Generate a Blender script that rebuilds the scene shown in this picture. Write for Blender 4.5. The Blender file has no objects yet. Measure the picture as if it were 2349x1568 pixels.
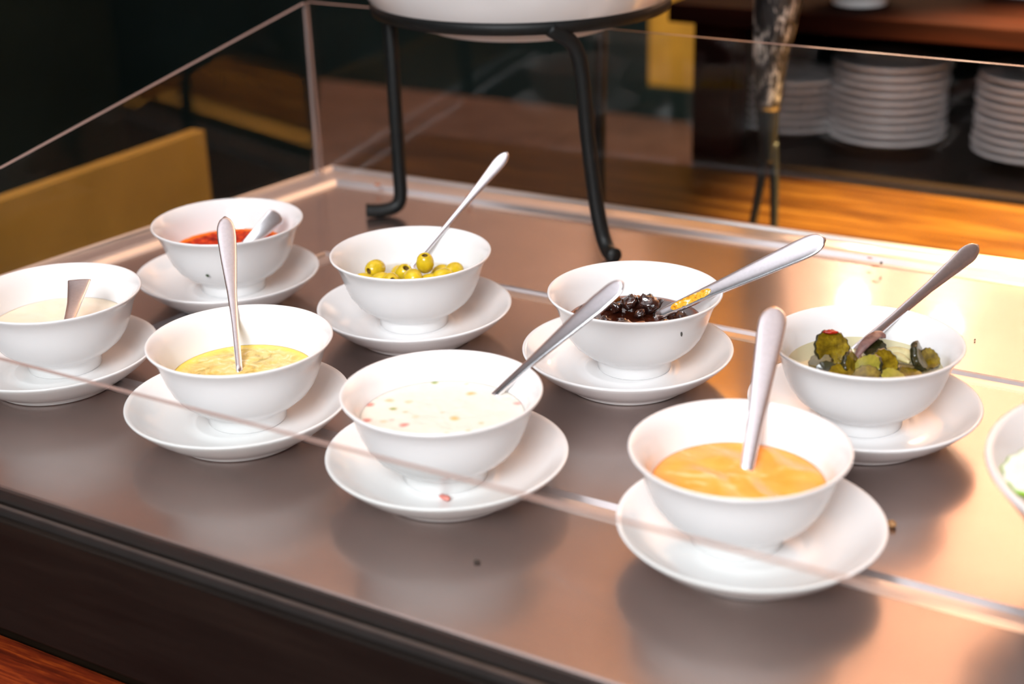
import bpy, bmesh, math, random
from mathutils import Vector, Matrix, noise as mnoise
random.seed(7)
S = bpy.context.scene
COL = S.collection
PI = math.pi

# ------------------------------------------------------------------ camera
cam_d = bpy.data.cameras.new('camera'); cam = bpy.data.objects.new('camera', cam_d); COL.objects.link(cam)
CF = Vector((-0.47869793, 0.78734445, -0.38850612))
CR = Vector((0.85977929, 0.51001443, -0.02578477))
CU = Vector((-0.17784223, 0.34637263, 0.92108531))
M = Matrix((CR, CU, -CF)).transposed().to_4x4(); M.translation = Vector((0, 0, 0.41438))
cam.matrix_world = M
cam_d.sensor_width = 36; cam_d.lens = 52.36; cam_d.clip_start = 0.02; cam_d.clip_end = 50
cam_d.dof.use_dof = True; cam_d.dof.focus_distance = 0.975; cam_d.dof.aperture_fstop = 4.5; cam_d.dof.aperture_blades = 0
S.camera = cam

# ------------------------------------------------------------------ world, light, exposure
W = bpy.data.worlds.new('world'); S.world = W; W.use_nodes = True
W.node_tree.nodes['Background'].inputs[0].default_value = (0.55, 0.85, 0.8, 1)
W.node_tree.nodes['Background'].inputs[1].default_value = 0.022
vs = S.view_settings; vs.view_transform = 'Standard'; vs.look = 'None'; vs.gamma = 1.0; vs.exposure = 0.0; vs.use_curve_mapping = False
S.cycles.use_denoising = True; S.cycles.max_bounces = 10; S.cycles.transparent_max_bounces = 16
S.cycles.caustics_reflective = True; S.cycles.blur_glossy = 0.6; S.cycles.caustics_refractive = False; S.cycles.sample_clamp_indirect = 4.0

def area(name, loc, tgt, size, energy, color, sy=None):
    d = bpy.data.lights.new(name, 'AREA'); d.energy = energy; d.color = color
    d.shape = 'RECTANGLE' if sy else 'DISK'; d.size = size
    if sy: d.size_y = sy
    o = bpy.data.objects.new(name, d); COL.objects.link(o); o.location = loc
    o.rotation_euler = (Vector(tgt) - Vector(loc)).to_track_quat('-Z', 'Y').to_euler(); return o
def spot(name, loc, tgt, energy, color, angle, blend=0.5, r=0.03):
    d = bpy.data.lights.new(name, 'SPOT'); d.energy = energy; d.color = color; d.spot_size = math.radians(angle); d.spot_blend = blend; d.shadow_soft_size = r
    o = bpy.data.objects.new(name, d); COL.objects.link(o); o.location = loc
    o.rotation_euler = (Vector(tgt) - Vector(loc)).to_track_quat('-Z', 'Y').to_euler(); return o
spot('track_light', (-0.62, -0.12, 1.32), (-0.43, 0.68, 0.0), 4.4, (0.99, 0.99, 1.0), 40, 0.65, 0.12)
o = area('front_fill', (-0.02, -0.80, 1.05), (-0.42, 0.62, 0.0), 0.9, 6.6, (0.94, 0.97, 1.0), 0.6); o.data.spread = math.radians(60)  # added soft fill from the camera side, lifts the bowl fronts
area('ceiling_fill', (-1.05, 0.1, 1.35), (-1.05, 0.1, 2.0), 1.3, 30, (0.97, 0.975, 1.0))  # added light that brightens the ceiling for the spoons to reflect
spot('warm_counter_spot', (-0.10, 1.40, 0.75), (-0.20, 1.46, -0.08), 1050, (1.0, 0.68, 0.26), 54, 0.6)
spot('pillar_fill', (-1.0, 1.9, 0.6), (-1.05, 2.36, -0.05), 9, (1.0, 0.75, 0.4), 50, 0.7)  # extra light added to brighten the yellow pillar
spot('side_spot', (-0.99, 2.15, 0.9), (-1.03, 2.17, -0.25), 6, (1.0, 0.68, 0.42), 9, 0.5)
area('sideboard_light', (-1.6, 1.9, 1.2), (-1.55, 2.0, -0.2), 0.3, 0.25, (1.0, 0.72, 0.58))
area('wall_fill_left', (-2.5, 1.9, 0.95), (-2.6, 3.0, 1.8), 1.4, 7, (1.0, 0.82, 0.77), 0.15)  # added light on the out-of-view wall mirrored in the steel
area('wall_fill_right', (-0.60, 2.35, 0.75), (-0.56, 3.0, 1.35), 1.3, 100, (1.0, 0.64, 0.40), 0.12)  # added warm light on the unseen upper wall, tints the steel reflections

# ------------------------------------------------------------------ helpers
def new_mat(name):
    m = bpy.data.materials.new(name); m.use_nodes = True
    return m, m.node_tree.nodes, m.node_tree.links, m.node_tree.nodes['Principled BSDF']
def rgb(h):
    c = [int(h[i:i+2], 16) / 255 for i in (0, 2, 4)]
    return tuple(x / 12.92 if x <= 0.04045 else ((x + 0.055) / 1.055) ** 2.4 for x in c) + (1,)
def coords(N, L, scale=(1, 1, 1), rot=(0, 0, 0), kind='Object'):
    t = N.new('ShaderNodeTexCoord'); mp = N.new('ShaderNodeMapping'); mp.inputs['Scale'].default_value = scale; mp.inputs['Rotation'].default_value = rot
    L.new(t.outputs[kind], mp.inputs[0]); return mp.outputs[0]
def ntex(N, L, vec, scale, detail=4, rough=0.55, dist=0):
    n = N.new('ShaderNodeTexNoise'); n.inputs['Scale'].default_value = scale; n.inputs['Detail'].default_value = detail
    n.inputs['Roughness'].default_value = rough; n.inputs['Distortion'].default_value = dist; L.new(vec, n.inputs['Vector']); return n.outputs['Fac']
def ramp(N, L, fac, stops):
    r = N.new('ShaderNodeValToRGB'); e = r.color_ramp.elements
    while len(e) < len(stops): e.new(0.5)
    for k, (p, c) in enumerate(stops): e[k].position = p; e[k].color = c if len(c) == 4 else tuple(c) + (1,)
    L.new(fac, r.inputs[0]); return r.outputs[0]
def bump(N, L, fac, P, strength=0.2, dist=0.001):
    b = N.new('ShaderNodeBump'); b.inputs['Strength'].default_value = strength; b.inputs['Distance'].default_value = dist
    L.new(fac, b.inputs['Height']); L.new(b.outputs[0], P.inputs['Normal'])
def mixc(N, L, fac, a, b):
    m = N.new('ShaderNodeMix'); m.data_type = 'RGBA'; L.new(fac, m.inputs[0])
    for v, k in ((a, 6), (b, 7)):
        if isinstance(v, tuple): m.inputs[k].default_value = v
        else: L.new(v, m.inputs[k])
    return m.outputs[2]
def simple(name, col, rough=0.4, metal=0.0, var=0.12, scale=40, bmp=0.0, coat=0.0, sss=0.0):
    m, N, L, P = new_mat(name); v = coords(N, L)
    f = ntex(N, L, v, scale)
    a = tuple(max(0, c * (1 - var)) for c in col[:3]) + (1,); b = tuple(min(1, c * (1 + var)) for c in col[:3]) + (1,)
    L.new(ramp(N, L, f, [(0.3, a), (0.7, b)]), P.inputs['Base Color'])
    P.inputs['Roughness'].default_value = rough; P.inputs['Metallic'].default_value = metal; P.inputs['Coat Weight'].default_value = coat
    if sss: P.inputs['Subsurface Weight'].default_value = sss; P.inputs['Subsurface Scale'].default_value = 0.003
    if bmp: bump(N, L, f, P, bmp)
    return m

MT = {}
MT['porcelain'] = simple('porcelain', (0.77, 0.762, 0.76), 0.16, var=0.012, scale=12)
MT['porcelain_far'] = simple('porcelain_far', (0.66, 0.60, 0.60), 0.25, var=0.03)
MT['wall_plaster'] = simple('wall_plaster', (0.62, 0.51, 0.47), 0.9, var=0.1, scale=2.5, bmp=0.1)
MT['dark_paint'] = simple('dark_paint', (0.016, 0.030, 0.029), 0.7, var=0.2, scale=3)
MT['floor_mat'] = simple('floor_mat', (0.012, 0.010, 0.009), 0.45, var=0.3, scale=5)
MT['ceiling_mat'] = simple('ceiling_mat', (0.75, 0.73, 0.75), 0.9, var=0.1, scale=2)
MT['black_iron'] = simple('black_iron', (0.004, 0.005, 0.005), 0.5, var=0.2, scale=120, bmp=0.15)
MT['brass'] = simple('brass', (0.55, 0.34, 0.14), 0.35, 1.0, var=0.1, scale=30)
MT['tan_board'] = simple('tan_board', (0.34, 0.19, 0.036), 0.7, var=0.14, scale=9)
MT['yellow_paint'] = simple('yellow_paint', (0.62, 0.33, 0.035), 0.6, var=0.2, scale=14)
MT['stone_top'] = simple('stone_top', (0.09, 0.058, 0.047), 0.7, var=0.2, scale=12)
MT['lamp_shade'] = simple('lamp_shade', (0.25, 0.12, 0.05), 0.4, 0.8)

def wood(name, dark, mid, light, rough=0.3, axis='x', scale=1.0, coat=0.3):
    m, N, L, P = new_mat(name)
    sc = {'x': (1.6, 22, 22), 'y': (22, 1.6, 22), 'z': (22, 22, 1.6)}[axis]
    v = coords(N, L, tuple(s * scale for s in sc))
    a = ntex(N, L, v, 2.2, 8, 0.62, 0.6); b = ntex(N, L, v, 9, 4, 0.7, 0.2)
    mm = N.new('ShaderNodeMath'); mm.operation = 'MULTIPLY_ADD'; mm.inputs[1].default_value = 0.35; L.new(b, mm.inputs[0]); L.new(a, mm.inputs[2])
    L.new(ramp(N, L, mm.outputs[0], [(0.45, dark), (0.66, mid), (0.85, light)]), P.inputs['Base Color'])
    P.inputs['Roughness'].default_value = rough; P.inputs['Coat Weight'].default_value = coat; P.inputs['Coat Roughness'].default_value = 0.15
    bump(N, L, mm.outputs[0], P, 0.25, 0.0006); return m
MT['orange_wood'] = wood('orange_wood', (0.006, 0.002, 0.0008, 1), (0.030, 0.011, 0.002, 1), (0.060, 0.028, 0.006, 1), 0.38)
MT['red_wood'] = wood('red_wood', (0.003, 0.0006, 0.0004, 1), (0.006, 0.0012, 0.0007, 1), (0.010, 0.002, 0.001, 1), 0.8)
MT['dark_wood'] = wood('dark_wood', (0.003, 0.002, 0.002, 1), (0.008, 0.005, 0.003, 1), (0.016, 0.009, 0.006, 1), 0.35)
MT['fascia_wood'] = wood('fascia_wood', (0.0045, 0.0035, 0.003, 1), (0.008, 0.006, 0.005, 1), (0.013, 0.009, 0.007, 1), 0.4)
MT['rail_wood'] = wood('rail_wood', (0.03, 0.004, 0.002, 1), (0.16, 0.018, 0.004, 1), (0.42, 0.07, 0.010, 1), 0.4, scale=2.5)

def steel(name, col=(0.43, 0.355, 0.335), rough=0.25, coat=0.25):
    m, N, L, P = new_mat(name)
    v = coords(N, L, (2, 420, 420)); a = ntex(N, L, v, 1.0, 2, 0.5)
    v2 = coords(N, L, (1, 1, 1)); b = ntex(N, L, v2, 7, 5, 0.6)
    L.new(ramp(N, L, b, [(0.3, tuple(c * 0.88 for c in col) + (1,)), (0.7, tuple(min(1, c * 1.08) for c in col) + (1,))]), P.inputs['Base Color'])
    L.new(ramp(N, L, a, [(0.3, (rough * 0.95,) * 3 + (1,)), (0.7, (rough * 1.06,) * 3 + (1,))]), P.inputs['Roughness'])
    P.inputs['Metallic'].default_value = 0.94; P.inputs['Coat Weight'].default_value = coat; P.inputs['Coat Roughness'].default_value = 0.05
    bump(N, L, a, P, 0.012, 0.0002); return m
MT['steel'] = steel('steel')
MT['rim_steel'] = steel('rim_steel', (0.66, 0.64, 0.65), 0.30)
def cutlery():
    m, N, L, P = new_mat('cutlery_steel'); v = coords(N, L, (1, 1, 1)); a = ntex(N, L, v, 500, 3)
    L.new(ramp(N, L, a, [(0.3, (0.82, 0.81, 0.84, 1)), (0.7, (0.90, 0.89, 0.93, 1))]), P.inputs['Base Color'])
    P.inputs['Metallic'].default_value = 1; P.inputs['Roughness'].default_value = 0.2; return m
MT['cutlery'] = cutlery()
MT['dark_trim'] = simple('dark_trim', (0.10, 0.085, 0.08), 0.4, 0.8)

def thin_fresnel(N, L, ior):      # same reflectance seen from either face of a thin sheet
    g = N.new('ShaderNodeNewGeometry'); mr = N.new('ShaderNodeMapRange'); mr.inputs[3].default_value = ior; mr.inputs[4].default_value = 1 / ior
    L.new(g.outputs['Backfacing'], mr.inputs[0]); fr = N.new('ShaderNodeFresnel'); L.new(mr.outputs[0], fr.inputs[0]); return fr
def glass_mat():
    m, N, L, P = new_mat('clear_glass'); N.remove(P); out = N['Material Output']
    tr = N.new('ShaderNodeBsdfTransparent'); tr.inputs[0].default_value = (0.965, 0.975, 0.97, 1)
    gl = N.new('ShaderNodeBsdfGlossy'); gl.inputs['Roughness'].default_value = 0.02
    fr = thin_fresnel(N, L, 1.3)
    mx = N.new('ShaderNodeMixShader'); L.new(fr.outputs[0], mx.inputs[0]); L.new(tr.outputs[0], mx.inputs[1]); L.new(gl.outputs[0], mx.inputs[2]); L.new(mx.outputs[0], out.inputs[0])
    return m
MT['glass'] = glass_mat()
MT['glass_edge'] = simple('glass_edge', (0.30, 0.22, 0.20), 0.3, var=0.08, scale=20)

def liquid(name, tint, rough=0.04, gloss_ior=1.36, body=0.0):
    m, N, L, P = new_mat(name); out = N['Material Output']
    tr = N.new('ShaderNodeBsdfTransparent'); tr.inputs[0].default_value = tint
    gl = N.new('ShaderNodeBsdfGlossy'); gl.inputs['Roughness'].default_value = rough
    fr = thin_fresnel(N, L, gloss_ior)
    mx = N.new('ShaderNodeMixShader'); L.new(fr.outputs[0], mx.inputs[0]); L.new(tr.outputs[0], mx.inputs[1]); L.new(gl.outputs[0], mx.inputs[2])
    if body:
        m2 = N.new('ShaderNodeMixShader'); m2.inputs[0].default_value = body
        P.inputs['Base Color'].default_value = tint; P.inputs['Roughness'].default_value = 0.1
        L.new(mx.outputs[0], m2.inputs[1]); L.new(P.outputs[0], m2.inputs[2]); L.new(m2.outputs[0], out.inputs[0])
    else: N.remove(P); L.new(mx.outputs[0], out.inputs[0])
    return m

def link(name, me, mats, parent=None, loc=None, smooth=True):
    o = bpy.data.objects.new(name, me); COL.objects.link(o)
    if not isinstance(mats, (list, tuple)): mats = [mats]
    for m in mats: me.materials.append(m)
    if smooth:
        for p in me.polygons: p.use_smooth = True
    if parent: o.parent = parent
    if loc is not None: o.location = loc
    return o
def bm_obj(name, bm, mats, parent=None, loc=None, smooth=False):
    bmesh.ops.recalc_face_normals(bm, faces=bm.faces)
    me = bpy.data.meshes.new(name); bm.to_mesh(me); bm.free(); return link(name, me, mats, parent, loc, smooth)
def thing(name, label, cat, loc=(0, 0, 0), group=None):
    o = bpy.data.objects.new(name, None); COL.objects.link(o); o.location = loc; o.empty_display_size = 0.02
    return tag(o, label, cat, group)
def tag(o, label, cat, group=None, kind=None):
    o['label'] = label; o['category'] = cat
    if group: o['group'] = group
    if kind: o['kind'] = kind
    return o
def struct(o): o['kind'] = 'structure'; return o
def lathe_me(name, prof, seg=96, closed=False):
    bm = bmesh.new(); rings = []
    for r, z in prof:
        if r < 1e-6: rings.append([bm.verts.new((0, 0, z))])
        else: rings.append([bm.verts.new((r * math.cos(2 * PI * k / seg), r * math.sin(2 * PI * k / seg), z)) for k in range(seg)])
    for a, b in zip(rings, rings[1:]):
        for k in range(seg):
            k2 = (k + 1) % seg
            if len(a) == 1 and len(b) == 1: continue
            if len(a) == 1: bm.faces.new((a[0], b[k], b[k2]))
            elif len(b) == 1: bm.faces.new((a[k], b[0], a[k2]))
            else: bm.faces.new((a[k], b[k], b[k2], a[k2]))
    bmesh.ops.recalc_face_normals(bm, faces=bm.faces)
    me = bpy.data.meshes.new(name); bm.to_mesh(me); bm.free(); return me
def add_box(bm, x0, x1, y0, y1, z0, z1, bev=0.0):
    r = bmesh.ops.create_cube(bm, size=1); vs_ = r['verts']
    for v in vs_: v.co = Vector(((x0 + x1) / 2 + v.co.x * (x1 - x0), (y0 + y1) / 2 + v.co.y * (y1 - y0), (z0 + z1) / 2 + v.co.z * (z1 - z0)))
    if bev: bmesh.ops.bevel(bm, geom=list({e for v in vs_ for e in v.link_edges}), offset=bev, segments=2, affect='EDGES', profile=0.6)
def box(name, x0, x1, y0, y1, z0, z1, m, parent=None, bev=0.0):
    bm = bmesh.new(); add_box(bm, x0, x1, y0, y1, z0, z1, bev); return bm_obj(name, bm, m, parent)
def poly_slab(name, pts, z0, z1, m, parent=None, bev=0.0):
    bm = bmesh.new(); a = [bm.verts.new((x, y, z0)) for x, y in pts]; b = [bm.verts.new((x, y, z1)) for x, y in pts]
    bm.faces.new(a); bm.faces.new(b); n = len(pts)
    for k in range(n): bm.faces.new((a[k], a[(k + 1) % n], b[(k + 1) % n], b[k]))
    if bev: bmesh.ops.bevel(bm, geom=bm.edges[:], offset=bev, segments=2, affect='EDGES', profile=0.6)
    return bm_obj(name, bm, m, parent)
def smooth_path(pts, n=10):
    out = []
    P = [Vector(p) for p in pts]; P = [P[0] * 2 - P[1]] + P + [P[-1] * 2 - P[-2]]
    for i in range(1, len(P) - 2):
        for k in range(n):
            t = k / n; a, b, c, d = P[i - 1], P[i], P[i + 1], P[i + 2]
            out.append(0.5 * ((2 * b) + (c - a) * t + (2 * a - 5 * b + 4 * c - d) * t * t + (3 * b - a - 3 * c + d) * t ** 3))
    out.append(P[-2]); return out
def sweep_me(name, pts, radii, up=Vector((0, 0, 1)), seg=16, flat=None, exps=1.0):
    """tube along pts; radii: list of (half width, half thickness)"""
    bm = bmesh.new(); rings = []
    for i, p in enumerate(pts):
        t = (pts[min(i + 1, len(pts) - 1)] - pts[max(i - 1, 0)]).normalized()
        side = t.cross(up)
        side = side.normalized() if side.length > 1e-5 else Vector((1, 0, 0))
        n = side.cross(t).normalized(); w, h = radii[i]
        ring = []
        for k in range(seg):
            a = 2 * PI * k / seg; c, s = math.cos(a), math.sin(a)
            cx = math.copysign(abs(c) ** exps, c); sx = math.copysign(abs(s) ** exps, s)
            ring.append(bm.verts.new(p + side * (w * cx) + n * (h * sx)))
        rings.append(ring)
    for a, b in zip(rings, rings[1:]):
        for k in range(seg): bm.faces.new((a[k], a[(k + 1) % seg], b[(k + 1) % seg], b[k]))
    bm.faces.new(rings[0]); bm.faces.new(rings[-1])
    bmesh.ops.recalc_face_normals(bm, faces=bm.faces)
    me = bpy.data.meshes.new(name); bm.to_mesh(me); bm.free(); return me
def interp(x, tab):
    if x <= tab[0][0]: return tab[0][1]
    for (a, b), (c, d) in zip(tab, tab[1:]):
        if x <= c: return b + (d - b) * (x - a) / (c - a)
    return tab[-1][1]
RH = Vector((0.86, 0.51, 0)); DH = Vector((-0.51, 0.86, 0))      # along the row / away from the diner, horizontal

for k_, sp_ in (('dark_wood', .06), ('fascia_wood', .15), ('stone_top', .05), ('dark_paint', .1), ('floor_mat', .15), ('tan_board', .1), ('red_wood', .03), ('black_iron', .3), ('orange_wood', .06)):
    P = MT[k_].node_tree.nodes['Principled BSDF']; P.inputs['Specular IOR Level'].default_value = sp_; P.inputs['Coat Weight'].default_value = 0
# ------------------------------------------------------------------ room shell
struct(box('floor', -3.2, 1.8, -1.8, 3.1, -1.0, -0.9, MT['floor_mat']))
struct(box('ceiling', -3.2, 1.8, -1.8, 3.1, 2.0, 2.1, MT['ceiling_mat']))
wb = bpy.data.objects.new('wall_back', None); COL.objects.link(wb); struct(wb)
box('wall_plaster', -3.2, 1.8, 3.0, 3.1, 0.36, 2.0, MT['wall_plaster'], wb)
box('wainscot', -3.2, 1.8, 2.98, 3.1, -0.9, 0.36, MT['dark_paint'], wb)
wl = bpy.data.objects.new('wall_left', None); COL.objects.link(wl); struct(wl)
box('wall_plaster', -3.2, -3.1, -1.8, 3.0, 0.36, 2.0, MT['wall_plaster'], wl)
box('wainscot', -3.2, -3.08, -1.8, 3.0, -0.9, 0.36, MT['dark_paint'], wl)
struct(box('wall_right', 1.7, 1.8, -1.8, 3.0, -0.9, 2.0, MT['wall_plaster']))

# ------------------------------------------------------------------ steel buffet counter
BL, BR, FL, FR = Vector((-0.888, 1.128)), Vector((0.34, 1.167)), Vector((-0.973, 0.513)), Vector((0.34, 0.513))
ct = thing('buffet_counter', 'stainless steel buffet counter with raised rim carrying the white bowls', 'counter', (-0.3, 0.8, -0.9))
def C0(o): o.parent = ct; o.matrix_parent_inverse = Matrix.Translation((0.3, -0.8, 0.9)); return o
def inset(d):           # outline moved inwards along left and back sides
    dl = Vector((FL.x - BL.x, FL.y - BL.y)).normalized(); nl = Vector((-dl.y, dl.x)); nl = nl if nl.x > 0 else -nl
    db = (BR - BL).normalized(); nb = Vector((db.y, -db.x)); nb = nb if nb.y < 0 else -nb
    def xsec(p, a, q, b):
        t = ((q.x - p.x) * b.y - (q.y - p.y) * b.x) / (a.x * b.y - a.y * b.x); return p + a * t
    pl = FL + nl * d; pb = BR + nb * d
    bl = xsec(pl, dl, pb, db); fl = pl + dl * ((FL.y - pl.y) / dl.y); br = pb + db * ((BR.x - pb.x) / db.x)
    return [bl, br, Vector((BR.x, FL.y)), fl]
def rings_mesh(name, rings, m, smooth=False):
    """open strip surface through left-front -> left-back -> right-back"""
    bm = bmesh.new(); R_ = [[bm.verts.new((p.x, p.y, z)) for p in (q[3], q[0], q[1])] for q, z in rings]
    for a, b in zip(R_, R_[1:]):
        for k in range(2): bm.faces.new((a[k], a[k + 1], b[k + 1], b[k]))
    return C0(bm_obj(name, bm, m, None, None, smooth))
rings_mesh('rim', [(inset(d), z) for d, z in ((0, -0.03), (0, 0.0075), (0.0015, 0.0085), (0.0035, 0.0075), (0.005, 0.0055), (0.022, 0.005), (0.0245, 0.0055), (0.029, 0.0045), (0.033, 0.001), (0.036, 0.0))], MT['rim_steel'])
# ledge with rectangular opening for the cover panel
IN0 = [Vector((-0.752, 0.937)), Vector((0.20, 0.937)), Vector((0.20, 0.642)), Vector((-0.775, 0.642))]
def shrink(d): return [Vector((IN0[0].x + d, IN0[0].y - d)), Vector((IN0[1].x - d, IN0[1].y - d)), Vector((IN0[2].x - d, IN0[2].y + d)), Vector((IN0[3].x + d, IN0[3].y + d))]
bm = bmesh.new(); o_ = inset(0.036)
a = [bm.verts.new((p.x, p.y, 0)) for p in o_]; b = [bm.verts.new((p.x, p.y, 0)) for p in IN0]
for k in range(4): bm.faces.new((a[k], a[(k + 1) % 4], b[(k + 1) % 4], b[k]))
C0(bm_obj('ledge', bm, MT['steel']))
bm = bmesh.new(); R_ = [[bm.verts.new((p.x, p.y, z)) for p in shrink(d)] for d, z in ((0, 0), (0.0015, -0.0006), (0.004, -0.0022), (0.011, -0.0026), (0.0175, -0.0020), (0.020, -0.0006), (0.0213, 0.0001))]
for a, b in zip(R_, R_[1:]):
    for k in range(4): bm.faces.new((a[k], a[(k + 1) % 4], b[(k + 1) % 4], b[k]))
C0(bm_obj('panel_groove', bm, MT['rim_steel']))
bm = bmesh.new(); bm.faces.new([bm.verts.new((p.x, p.y, 0.0001)) for p in shrink(0.0213)]); C0(bm_obj('cover_panel', bm, MT['steel']))
# front edge, wooden channel, trim and fascia
bm = bmesh.new(); prof = [(0.513, 0.0), (0.5115, -0.0006), (0.5108, -0.002), (0.5108, -0.014)]
R_ = [[bm.verts.new((x, y, z)) for x in (FL.x, 0.34)] for y, z in prof]
for a, b in zip(R_, R_[1:]): bm.faces.new((a[0], a[1], b[1], b[0]))
C0(bm_obj('front_edge', bm, MT['steel']))
C0(box('wooden_channel', -0.98, 0.34, 0.497, 0.5108, -0.03, -0.010, MT['fascia_wood']))
C0(box('front_trim', -0.98, 0.34, 0.4945, 0.4975, -0.03, -0.001, MT['dark_trim'], bev=0.0006))
C0(box('fascia', -0.98, 0.34, 0.489, 0.4945, -0.084, -0.006, MT['fascia_wood'], bev=0.001))
C0(poly_slab('counter_body', [(-0.965, 0.52), (0.34, 0.52), (0.34, 1.12), (-0.885, 1.08)], -0.9, -0.012, MT['dark_wood']))
C0(poly_slab('brass_strip', [(-0.906, 1.15), (-0.994, 0.513), (-0.973, 0.513), (-0.888, 1.128), (0.34, 1.167), (0.34, 1.172), (-0.906, 1.133)], -0.012, -0.004, MT['brass']))
tr_ = box('tray_rail', -1.1, 0.34, 0.16, 0.515, -0.140, -0.115, MT['rail_wood'], bev=0.003)
tag(tr_, 'polished red-brown wooden tray rail below the counter front', 'rail')

# glass guards
def pane(name, label, corners, thick, nrm, bottom=0):
    """corners: outline in 3-D; thick along nrm. faces 0 = glass, 1 = edge"""
    bm = bmesh.new(); n = Vector(nrm).normalized() * thick / 2
    a = [bm.verts.new(Vector(c) + n) for c in corners]; b = [bm.verts.new(Vector(c) - n) for c in corners]
    bm.faces.new(a); bm.faces.new(b); k_ = len(corners)
    o = bm_obj(name, bm, [MT['glass']]); 
    bm = bmesh.new()
    a = [bm.verts.new(Vector(c) + n) for c in corners]; b = [bm.verts.new(Vector(c) - n) for c in corners]
    for k in range(k_):
        if k != bottom: bm.faces.new((a[k], a[(k + 1) % k_], b[(k + 1) % k_], b[k]))
    e = bm_obj('polished_edge', bm, [MT['glass_edge']], o)
    tag(o, label, 'glass panel'); return o
BLg = (-0.885, 1.108, 0.0055); BRg = (0.34, 1.1467, 0.0055)
pane('glass_panel', 'tall clear glass panel standing on the back rim', [BLg, BRg, (0.34, 1.1467, 0.158), (-0.2374, 1.1285, 0.165), (-0.887, 1.108, 0.1712)], 0.004, (-0.0316, 1, 0))
pane('glass_panel', 'clear glass end panel with sloping top edge at the left end', [(-0.887, 1.103, 0.0055), (-0.887, 1.103, 0.1712), (-0.9329, 0.7657, 0.0951), (-0.967, 0.51, 0.094), (-0.967, 0.51, 0.001)], 0.004, (1, -0.14, 0), 4)
pane('glass_panel', 'low clear glass panel along the counter front', [(-0.965, 0.500, -0.001), (0.34, 0.500, -0.001), (0.34, 0.500, 0.0965), (-0.965, 0.500, 0.093)], 0.003, (0, 1, 0))

# ------------------------------------------------------------------ bowls and saucers
BOUT = [(0, .003), (.019, .003), (.0210, 0.0004), (.0222, 0), (.0240, 0), (.0246, .0008), (.0250, .0070), (.0262, .0090), (.034, .0135), (.0405, .0190), (.0447, .0250), (.0475, .0315), (.0495, .0375), (.0512, .0430), (.0532, .0475), (.0556, .0508), (.0571, .0525), (.0575, .0534)]
BIN = [(.0574, .0540), (.0566, .0543), (.0555, .0536), (.0535, .0518), (.0512, .0490), (.0493, .0450), (.0468, .0380), (.0445, .0310), (.0415, .0248), (.037, .0190), (.030, .0138), (.021, .0095), (.010, .0082), (0, .0080)]
SPROF = [(0, .0035), (.035, .0035), (.0370, .0006), (.0382, 0), (.0412, 0), (.0422, .0008), (.0430, .0042), (.0500, .0062), (.0520, .0078), (.0545, .0092), (.0610, .0142), (.0670, .0198), (.0696, .0226), (.0702, .0236), (.0700, .0243), (.0690, .0245), (.0670, .0232), (.0610, .0180), (.0540, .0128), (.0460, .0102), (.0360, .0092), (.0300, .0088), (.0288, .0096), (.0270, .0098), (0, .0098)]
bowl_me = lathe_me('bowl', BOUT + BIN, 128); bowl_me.materials.append(MT['porcelain'])
sau_me = lathe_me('saucer', SPROF, 128); sau_me.materials.append(MT['porcelain'])
for me in (bowl_me, sau_me):
    for p in me.polygons: p.use_smooth = True
ZB = 0.0098
def rin(z):      # inner radius of the bowl at world height z
    t = sorted([(b + ZB, a) for a, b in BIN if b <= 0.0525]); return interp(z, t)
B = {  # id: bowl x, y, saucer x, y, content level, food words
 1: (-.7469, .8156, -.7497, .8139, .0425, 'red chilli sauce', 'third-row'),
 2: (-.5805, .8193, -.5800, .8201, .0405, 'green olives', ''),
 3: (-.7514, .6443, -.7539, .6382, .0425, 'pale cream mayonnaise', ''),
 4: (-.5846, .6382, -.5882, .6352, .0410, 'yellow herb dressing', ''),
 5: (-.4320, .6322, -.4324, .6357, .0485, 'white flecked dressing', ''),
 6: (-.4044, .8220, -.4083, .8194, .0430, 'dark brown chutney', ''),
 7: (-.2445, .8106, -.2441, .8121, .0465, 'pickled gherkin slices', ''),
 8: (-.2568, .6453, -.2489, .6440, .0435, 'orange sauce', '')}
for i, (x, y, sx_, sy_, lv, food, _) in B.items():
    o = bpy.data.objects.new('saucer', sau_me); COL.objects.link(o); o.location = (sx_, sy_, 0.0002)
    tag(o, 'white porcelain saucer under the bowl of ' + food, 'saucer', 'white saucers on the steel counter')
    o = bpy.data.objects.new('sauce_bowl', bowl_me); COL.objects.link(o); o.location = (x, y, ZB + 0.0002)
    tag(o, 'white flared porcelain bowl holding ' + food, 'bowl', 'white bowls of sauces and garnishes')

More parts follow.
